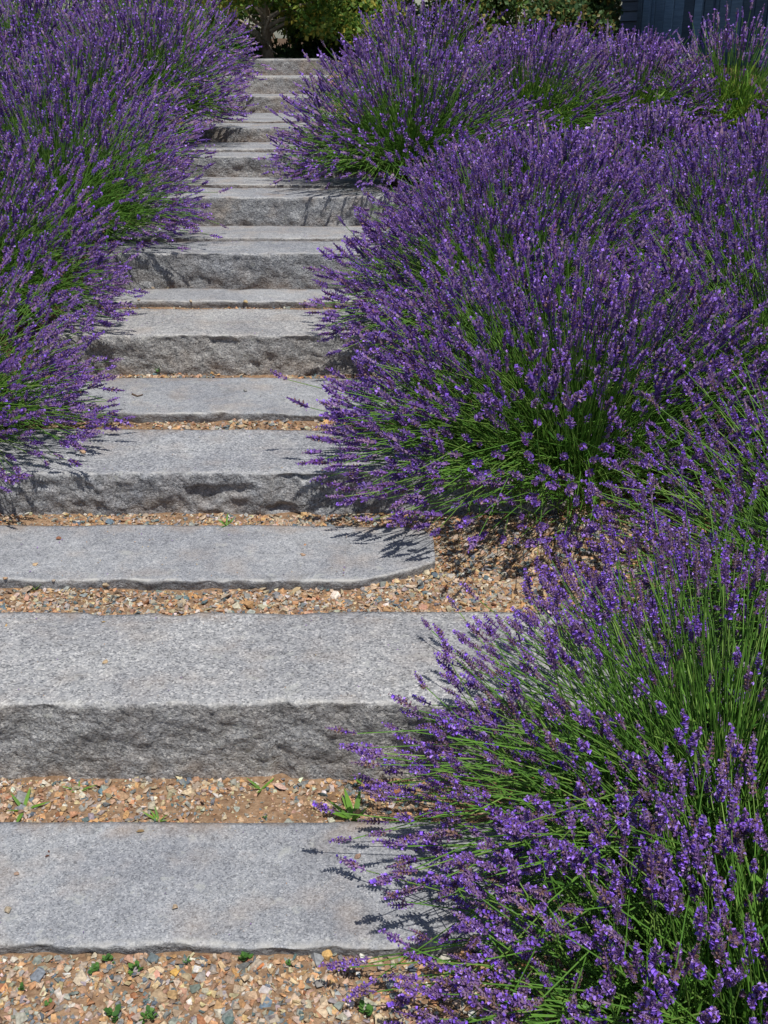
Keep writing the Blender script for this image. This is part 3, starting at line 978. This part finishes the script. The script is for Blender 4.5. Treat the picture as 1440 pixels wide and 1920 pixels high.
# left of the stair
G(-1.76, 3.60, .80, 1700, 1, 'lavender bush at the lower left edge throwing shadows on the hollowed block', 20, 300, gap=(.35, -.7, .6, 24, .5), sc=.95)
G(-1.84, 4.72, .78, 1600, 1, 'lavender bush at the left edge above the one that shades the hollowed block', 21, 220, sc=.95)
G(-1.70, 5.65, .80, 1700, 1, 'lavender bush with a green flank left of the fourth and fifth blocks', 22, 220, gap=(.4, -.8, .5, 26, .5), sc=.95)
G(-2.50, 5.5, .84, 1400, 1, 'lavender bush at the left edge behind the green flanked one', 23, 0, sc=.95)
G(-1.85, 6.65, .78, 1700, 2, 'lavender bush left of the tan stained block, halfway up', 24, 0)
G(-2.70, 7.0, .82, 1500, 2, 'lavender bush near the left edge, upper half of the slope', 25, 0)
G(-1.72, 7.90, .80, 1900, 2, 'lavender bush left of the brownish smooth block near the top', 26, 150, gap=(.5, -.8, .35, 26, .6))
G(-2.60, 8.3, .82, 1500, 2, 'lavender bush on the upper left slope, second from the stair', 27, 0)
G(-3.5, 8.4, .82, 1000, 2, 'lavender bush at the left edge of the upper slope', 28, 0)
G(-1.82, 9.3, .80, 1600, 2, 'topmost lavender bush left of the three weathered risers', 29, 0)
G(-2.7, 9.9, .84, 1300, 2, 'lavender bush at the top of the left slope, second from the stair', 30, 0)
G(-3.7, 10.2, .86, 900, 2, 'lavender bush at the top left corner of the slope', 31, 0)

def choose_parts():
    """of each bush, the spikes that show largest"""
    best = {}
    tot = []
    for bi, b in enumerate(BUSH):
        mid = b['p2'] + b['td'] * (.03 * b['ss'])[:, None]
        px, py, dep = project(mid)
        b['scr'] = (px, py, dep)
        for k in range(len(px)):
            if dep[k] > .3 and 0 < px[k] < 1440 and 0 < py[k] < 1920:
                key = (int(px[k] // 11), int(py[k] // 11))
                if key not in best or best[key][0] > dep[k]:
                    best[key] = (dep[k], bi, k)
    vis = [set() for _ in BUSH]
    for dp, bi, k in best.values(): vis[bi].add(k)
    for bi, b in enumerate(BUSH):
        v = np.array(sorted(vis[bi]), int)
        if b['np'] and len(v):
            v = v[np.argsort(b['scr'][2][v] / b['ss'][v])][:b['np']]
        else: v = v[:0]
        b['parts'] = v
choose_parts()

def build_bush(b):
    rng, n, lod, c = b['rng'], len(b['p0']), b['lod'], b['c']
    root = bpy.data.objects.new('lavender_bush', None); COL.objects.link(root)
    root.location = c
    tag(root, b['lab'], 'lavender bush', 'lavender bushes growing on both sides of the stair')
    P0, P1, P2 = b['p0'] - c, b['p1'] - c, b['p2'] - c
    # stalks
    nr, sd = (4, 3) if lod < 2 else (3, 3)
    r0 = {0: .00165, 1: .0017, 2: .0021}[lod]
    t = np.linspace(0, 1, nr)
    C = (1 - t)[None, :, None] ** 2 * P0[:, None] + 2 * (t * (1 - t))[None, :, None] * P1[:, None] + (t ** 2)[None, :, None] * P2[:, None]
    T = np.gradient(C, axis=1)
    M = frames_from_dirs(T.reshape(-1, 3), np.zeros(n * nr)).reshape(n, nr, 3, 3)
    a = np.linspace(0, 2 * math.pi, sd, endpoint=False)
    ring = np.stack([np.cos(a), np.sin(a), 0 * a], -1)
    rr = (r0 * (1.25 - .45 * t))[None, :, None, None]
    V = np.einsum('nrij,kj->nrki', M, ring) * rr + C[:, :, None, :]
    base = np.arange(n)[:, None] * nr * sd
    Fq = []
    for i in range(nr - 1):
        for k in range(sd):
            k2 = (k + 1) % sd
            Fq.append(base + np.array([[i * sd + k, i * sd + k2, (i + 1) * sd + k2, (i + 1) * sd + k]]))
    Fq = np.concatenate(Fq)
    cs = GSTEM[rng.integers(0, 4, n)] * rng.uniform(.75, 1.25, (n, 1))
    cs = np.repeat(cs[:, None, :], nr * sd, 1).reshape(-1, 3)
    tag(obj('stalks', mesh_np('stalks', V.reshape(-1, 3), Fq, M_stem, cs, True), root), kind='stuff')
    # leaves along the lower stalks and in the cushion at the foot
    acc = Acc()
    nl = int({0: 5200, 1: 4400, 2: 1900}[lod] * b['lf'])
    si = rng.integers(0, n, nl)
    tt = rng.random(nl) ** 1.3 * .52
    Q = ((1 - tt) ** 2)[:, None] * P0[si] + (2 * tt * (1 - tt))[:, None] * P1[si] + (tt ** 2)[:, None] * P2[si] + rng.normal(0, .008, (nl, 3))
    D = (P1[si] - P0[si]); D /= np.linalg.norm(D, axis=1, keepdims=True)
    D = D + rng.normal(0, .45, (nl, 3))
    ln = rng.uniform(.028, .058, nl) * (1 if lod < 2 else 1.6)
    scatter(acc, LEAFN, Q, frames_from_dirs(D, rng.uniform(0, 6.28, nl)), ln, GLEAF[rng.integers(0, 4, nl)] * rng.uniform(.65, 1.25, (nl, 1)) * (np.array([[1.35, 1.12, .9]]) if b['lf'] > 1.5 else 1))
    tag(obj('leaves', acc.mesh('leaves', M_leaf, False), root), kind='stuff')
    # woody foot
    acc = Acc()
    for k in range(7):
        az = k * .9 + rng.uniform(-.2, .2)
        o_ = np.array([math.cos(az), math.sin(az), 0])
        tube(acc, [o_ * .01 + np.array([0, 0, -.03]), o_ * .06 + np.array([0, 0, .04]), o_ * .15 + np.array([0, 0, .10]), o_ * .24 + np.array([0, 0, .2])], [.014, .011, .008, .005], np.array((.14, .105, .08)), 5)
    tag(obj('woody_base', acc.mesh('woody_base', M_bark), root))
    # flower spikes
    pick = np.zeros(n, bool); pick[b['parts']] = True
    Mt = frames_from_dirs(b['td'], b['roll'])
    acc = Acc()
    tint = rng.uniform(.72, 1.25, (n, 1)) * (1 + rng.normal(0, .05, (n, 3)))
    for v in range(9):
        q = (~pick) & (b['var'] == v)
        scatter(acc, SPK[lod][v], P2[q], Mt[q], b['ss'][q], tint[q])
    tag(obj('flower_mass', acc.mesh('flower_mass', M_flower, False), root), kind='stuff')
    for k in b['parts']:
        o = bpy.data.objects.new('flower_spike', SPK_ME[lod][b['var'][k]])
        COL.objects.link(o)
        o.parent = root
        s_ = float(b['ss'][k])
        mm = Matrix([list(r_) for r_ in (Mt[k] * s_)]).to_4x4()
        mm.translation = Vector(P2[k])
        o.matrix_local = mm
for b in BUSH: build_bush(b)

# ------------------------------------------------------------------ weeds, loose pebbles, twigs, dead leaves
def ground_at(x, y):
    """top of whatever lies at x, y"""
    for i, s in enumerate(ST):
        if s['l'] < x < s['r'] and s['f'] < y < s['b']: return s['z']
    return float(terrain(np.array([x]), np.array([y]))[0][0])
def unpix(px, py):
    """ground point seen at a spot of the picture (measured once, in metres)"""
    d = CAMX * (px - 720) / 2000 - CAMY * (py - 960) / 2000 - CAMZ
    t = .5
    while t < 14:
        p = np.array([0, 0, EYE]) + d * t
        if p[2] <= ground_at(p[0], p[1]): return p
        t += .004
    return p

def blade_mesh(w, bend, cols):
    V, Fv = [], []
    for i in range(5):
        t = i / 4
        ww = w * (1 - t ** 2.2) * (.65 + .5 * min(1, t * 2)) + .0002
        x_ = math.sin(t * bend); z_ = t * math.cos(t * bend * .6)
        V += [(x_, -ww, z_), (x_ - .02, 0, z_ - .01), (x_, ww, z_)]
    for i in range(4):
        for k in range(2):
            A = i * 3 + k
            Fv += [(A, A + 1, A + 4), (A, A + 4, A + 3)]
    return mesh_np('leaf', np.array(V), np.array(Fv), M_leaf, np.tile(cols, (15, 1)), True)
def oval_mesh(cols):
    V = [(0, 0, 0), (.25, .3, .06), (.65, .33, .10), (1, 0, .05), (.65, -.33, .10), (.25, -.3, .06), (.5, 0, .02)]
    Fv = [(0, 1, 6), (1, 2, 6), (2, 3, 6), (3, 4, 6), (4, 5, 6), (5, 0, 6)]
    return mesh_np('leaf', np.array(V, float), np.array(Fv), M_leaf, np.tile(cols, (7, 1)), True)
BL = [blade_mesh(.085, b_, np.array(c)) for b_, c in ((.5, (.17, .36, .05)), (.9, (.20, .38, .07)), (.3, (.15, .30, .06)))]
OV = [oval_mesh(np.array(c)) for c in ((.09, .22, .045), (.13, .27, .06), (.065, .16, .04))]
def weed(px, py, kind, size, lab, seed, n=7):
    rng = np.random.default_rng(seed)
    p = unpix(px, py)
    root = bpy.data.objects.new('weed', None); COL.objects.link(root)
    root.location = Vector(p)
    tag(root, lab, 'weed', 'weeds sprouting in the gravel')
    for k in range(n):
        if kind == 'grass':
            o = bpy.data.objects.new('leaf', BL[k % 3])
            s_ = size * rng.uniform(.6, 1.1)
            o.rotation_euler = (0, rng.uniform(.25, .95), k * 6.283 / n + rng.uniform(-.5, .5))
            o.scale = (s_, s_, s_)
        else:
            o = bpy.data.objects.new('leaf', OV[k % 3])
            s_ = size * rng.uniform(.25, .6)
            o.location = (rng.uniform(-.3, .3) * size, rng.uniform(-.3, .3) * size, rng.uniform(.0, .5) * size + .004)
            o.rotation_euler = (rng.uniform(-.3, .3), -rng.uniform(.1, .8), k * 2.4 + rng.uniform(-.5, .5))
            o.scale = (s_, s_, s_)
        COL.objects.link(o)
        o.parent = root
WE = [
 (44, 1518, 'grass', .072, 'grass weed with long bright blades at the left edge above the bottom flagstone', 5),
 (148, 1482, 'grass', .045, 'small grass weed at the foot of the tallest block, left of the middle one', 6),
 (490, 1480, 'grass', .050, 'grass weed with flat spread blades at the foot of the tallest block', 5),
 (298, 1540, 'grass', .038, 'tiny grass weed growing against the back edge of the bottom flagstone', 8),
 (664, 1538, 'grass', .085, 'largest grass weed, a spreading tuft beside the overhanging lavender', 11),
 (668, 1462, 'grass', .04, 'upright weed between the tallest block and the overhanging lavender', 4),
 (497, 1538, 'oval', .013, 'tiny round leaved weed near the middle of the bottom flagstone back edge', 5),
 (62, 1108, 'grass', .042, 'small grass weed in front of the left end of the round ended flagstone', 8),
 (424, 986, 'grass', .045, 'yellow green weed in the gravel under the hollowed block', 8),
 (188, 776, 'grass', .06, 'dark weed by the left lavender at the end of a gravel strip', 6),
 (297, 700, 'oval', .03, 'small weed in the gravel under the coarse lumpy block', 6),
 (458, 1803, 'oval', .028, 'rounded green weed touching the front lip of the bottom flagstone', 12),
 (205, 1806, 'oval', .024, 'small dark weed in front of the bottom flagstone, beside the lip', 10),
 (178, 1826, 'oval', .024, 'clump of small leaves in the gravel below the bottom flagstone, left one of a pair', 12),
 (254, 1824, 'oval', .026, 'clump of small upright leaves in the gravel, right one of a pair', 11),
 (42, 1862, 'oval', .020, 'small weed near the left edge in the lowest gravel', 8),
 (92, 1890, 'oval', .018, 'small low weed in the lowest gravel, just right of the edge one', 9),
 (215, 1912, 'oval', .032, 'leafy weed at the bottom edge, left one of two', 14),
 (282, 1914, 'oval', .028, 'leafy weed at the bottom edge, right one of two', 12),
 (352, 1808, 'oval', .018, 'flat weed with few leaves under the flagstone lip', 6),
 (690, 1905, 'oval', .030, 'leafy weed at the bottom edge beside the lavender', 11),
 (540, 1812, 'oval', .016, 'tiny weed below the flagstone, right of the rounded green one', 7),
]
for k, w in enumerate(WE): weed(*w[:5], 500 + k, w[5] if w[2] == 'grass' else int(w[5] * 1.5))

rngp = np.random.default_rng(66)
PB2 = pebble_variants(9, 15, 14, 20)
def loose(px, py, r_, col, lab, lift=.45):
    p = unpix(px, py)
    V, Fv, C = PB2[rngp.integers(0, 9)]
    M = frames_from_dirs(np.array([[rngp.normal(0, .1), rngp.normal(0, .1), 1]]), rngp.uniform(0, 6.28, 1))[0]
    me = mesh_np('pebble', (V @ M.T) * r_, Fv, M_pebble, np.tile(np.array(col, float), (len(V), 1)), False)
    obj('pebble', me, None, Vector(p) + Vector((0, 0, r_ * lift)), lab, 'pebble', 'single pebbles')
LP = [
 (328, 1703, .0085, (.42, .32, .22), 'tan pebble lying alone in the middle of the bottom flagstone'),
 (15, 1708, .010, (.36, .30, .22), 'grey tan pebble at the left edge of the bottom flagstone'),
 (31, 1640, .008, (.40, .28, .21), 'flat pinkish pebble near the left edge of the bottom flagstone'),
 (672, 1609, .011, (.30, .20, .15), 'flat brown pebble on the bottom flagstone beside the lavender'),
 (110, 1011, .0095, (.28, .13, .08), 'red brown pebble on the left part of the round ended flagstone'),
 (67, 1060, .0095, (.50, .36, .22), 'orange tan pebble at the left end of the round ended flagstone'),
 (10, 1086, .0085, (.45, .30, .19), 'orange pebble at the very left of the round ended flagstone front'),
 (101, 1090, .007, (.40, .33, .26), 'small pale pebble on the front lip of the round ended flagstone'),
 (572, 1023, .007, (.40, .22, .12), 'small rusty pebble right of centre on the round ended flagstone'),
 (568, 1042, .0095, (.38, .26, .18), 'flat brown pebble in front of the small rusty one'),
 (196, 1244, .010, (.42, .31, .19), 'flat tan pebble on top of the tallest block, left of centre'),
 (12, 1175, .008, (.55, .36, .16), 'orange pebble on the back left edge of the tallest block'),
 (461, 568, .016, (.50, .38, .20), 'tan chip of stone on the narrow flagstone edge, largest of its row'),
 (358, 566, .011, (.48, .38, .26), 'tan chip of stone on the narrow flagstone edge, left of the largest'),
 (260, 564, .012, (.46, .36, .24), 'tan chip of stone on the narrow flagstone edge, leftmost of its row'),
 (572, 566, .010, (.40, .36, .28), 'grey chip of stone on the narrow flagstone edge, rightmost of its row'),
 (155, 850, .014, (.42, .28, .18), 'brown pebble among the lavender shadows on the hollowed block'),
 (460, 734, .011, (.26, .26, .25), 'grey pebble on the pale flagstone above the hollowed block'),
 (369, 1822, .012, (.66, .63, .60), 'white angular pebble in the gravel below the bottom flagstone'),
 (329, 1827, .0125, (.60, .36, .10), 'bright orange pebble left of the white angular one'),
 (424, 1798, .017, (.36, .23, .16), 'large brown rounded pebble under the lip of the bottom flagstone'),
 (487, 1812, .013, (.48, .18, .07), 'rusty red pebble right of the large brown one'),
 (286, 1802, .015, (.13, .16, .17), 'dark slate pebble under the front lip, left of the large brown one'),
 (652, 1808, .017, (.47, .30, .15), 'large tan pebble in the gravel near the lavender'),
 (614, 1794, .014, (.62, .40, .16), 'orange pebble touching the front lip near the lavender'),
 (126, 1830, .010, (.70, .68, .64), 'small white pebble in the lowest gravel on the left'),
 (119, 1840, .010, (.14, .17, .22), 'dark blue grey pebble below the small white one'),
 (190, 1488, .013, (.13, .22, .26), 'blue green pebble at the foot of the tallest block'),
 (213, 1484, .013, (.46, .28, .18), 'salmon pebble right of the blue green one'),
 (280, 1526, .012, (.22, .20, .18), 'dark pebble beside the tiny grass weed behind the bottom flagstone'),
 (120, 1520, .014, (.46, .33, .18), 'yellowish pebble in the gravel behind the bottom flagstone, left side'),
 (420, 1536, .009, (.55, .46, .32), 'flat cream pebble behind the middle of the bottom flagstone'),
]
for a in LP: loose(*a)

def twig(pts, r_, col, lab, name='twig', cat='twig'):
    P = [unpix(*q) + np.array([0, 0, r_ * 1.2]) for q in pts]
    c = np.mean(P, axis=0)
    a = Acc()
    tube(a, np.array(P) - c, np.full(len(P), r_) * np.linspace(1, .6, len(P)), np.array(col), 6)
    obj(name, a.mesh(name, M_litter), None, Vector(c), lab, cat)
twig([(345, 1493), (375, 1488), (400, 1487), (430, 1490)], .0022, (.16, .09, .06), 'dark curved twig in the gravel at the foot of the tallest block')
twig([(253, 1468), (268, 1467), (290, 1468)], .0018, (.14, .09, .06), 'thin short twig against the foot of the tallest block')
twig([(248, 741), (258, 745), (268, 742)], .004, (.12, .08, .06), 'short dark twig on the pale flagstone above the hollowed block')
def dead_leaf(px, py, s_, col, lab, ang):
    p = unpix(px, py)
    V = np.array([(0, 0, 0), (.3, .22, .12), (.7, .2, .16), (1, 0, .04), (.7, -.2, .1), (.3, -.22, .14), (.5, 0, .02)], float) * s_
    Fv = [(0, 1, 6), (1, 2, 6), (2, 3, 6), (3, 4, 6), (4, 5, 6), (5, 0, 6)]
    me = mesh_np('dead_leaf', V, np.array(Fv), M_litter, np.tile(np.array(col), (7, 1)), True)
    o = obj('dead_leaf', me, None, Vector(p) + Vector((0, 0, .002)), lab, 'leaf')
    o.rotation_euler = (0, 0, ang)
dead_leaf(255, 1561, .020, (.26, .18, .09), 'curled brown leaf near the back edge of the bottom flagstone', .1)
dead_leaf(84, 1608, .011, (.12, .05, .03), 'dark red brown scrap of dead flower on the bottom flagstone, lower one', .4)
dead_leaf(93, 1600, .009, (.13, .055, .035), 'dark red brown scrap of dead flower on the bottom flagstone, upper one', 2.2)
dead_leaf(400, 1030, .007, (.04, .03, .025), 'black speck of dead leaf in the middle of the round ended flagstone', .4)
dead_leaf(190, 1168, .012, (.35, .24, .10), 'tan scrap of leaf at the back edge of the tallest block', .2)


def grit():
    """sand grains, chips and fallen florets on the treads: nobody could count them"""
    rng = np.random.default_rng(15)
    a = Acc()
    for i, st in enumerate(ST[:9]):
        n = int((st['r'] - st['l']) * (st['b'] - st['f']) * 260)
        x = rng.uniform(st['l'] + .03, st['r'] - .03, n)
        v = np.where(rng.random(n) < .5, rng.random(n), rng.choice([0, 1], n) + rng.normal(0, .08, n))
        y = st['f'] + .03 + np.clip(v, 0, 1) * (st['b'] - st['f'] - .06)
        if i == 2: x = np.minimum(x, -.12)
        flo = rng.random(n) < np.clip(.1 + .5 * (x > .0) + .5 * (x < -1.0), 0, .6)
        col = np.where(flo[:, None], CAL[1] * .8, PAL[rng.choice(len(PAL), n, p=PW)] * .85)
        sz = np.where(flo, .0035, rng.uniform(.0012, .0030, n))
        P = np.stack([x, y, np.full(n, st['z'] + .002)], -1)
        D = rng.normal(0, .3, (n, 3)); D[:, 2] = 1
        scatter(a, CHIP[i], P, frames_from_dirs(D, rng.uniform(0, 6.28, n)), sz, col)
    V, Fv, C = a.arrays()
    obj('grit', mesh_np('grit', V, Fv, M_pebble, C, False), kind='stuff')
grit()
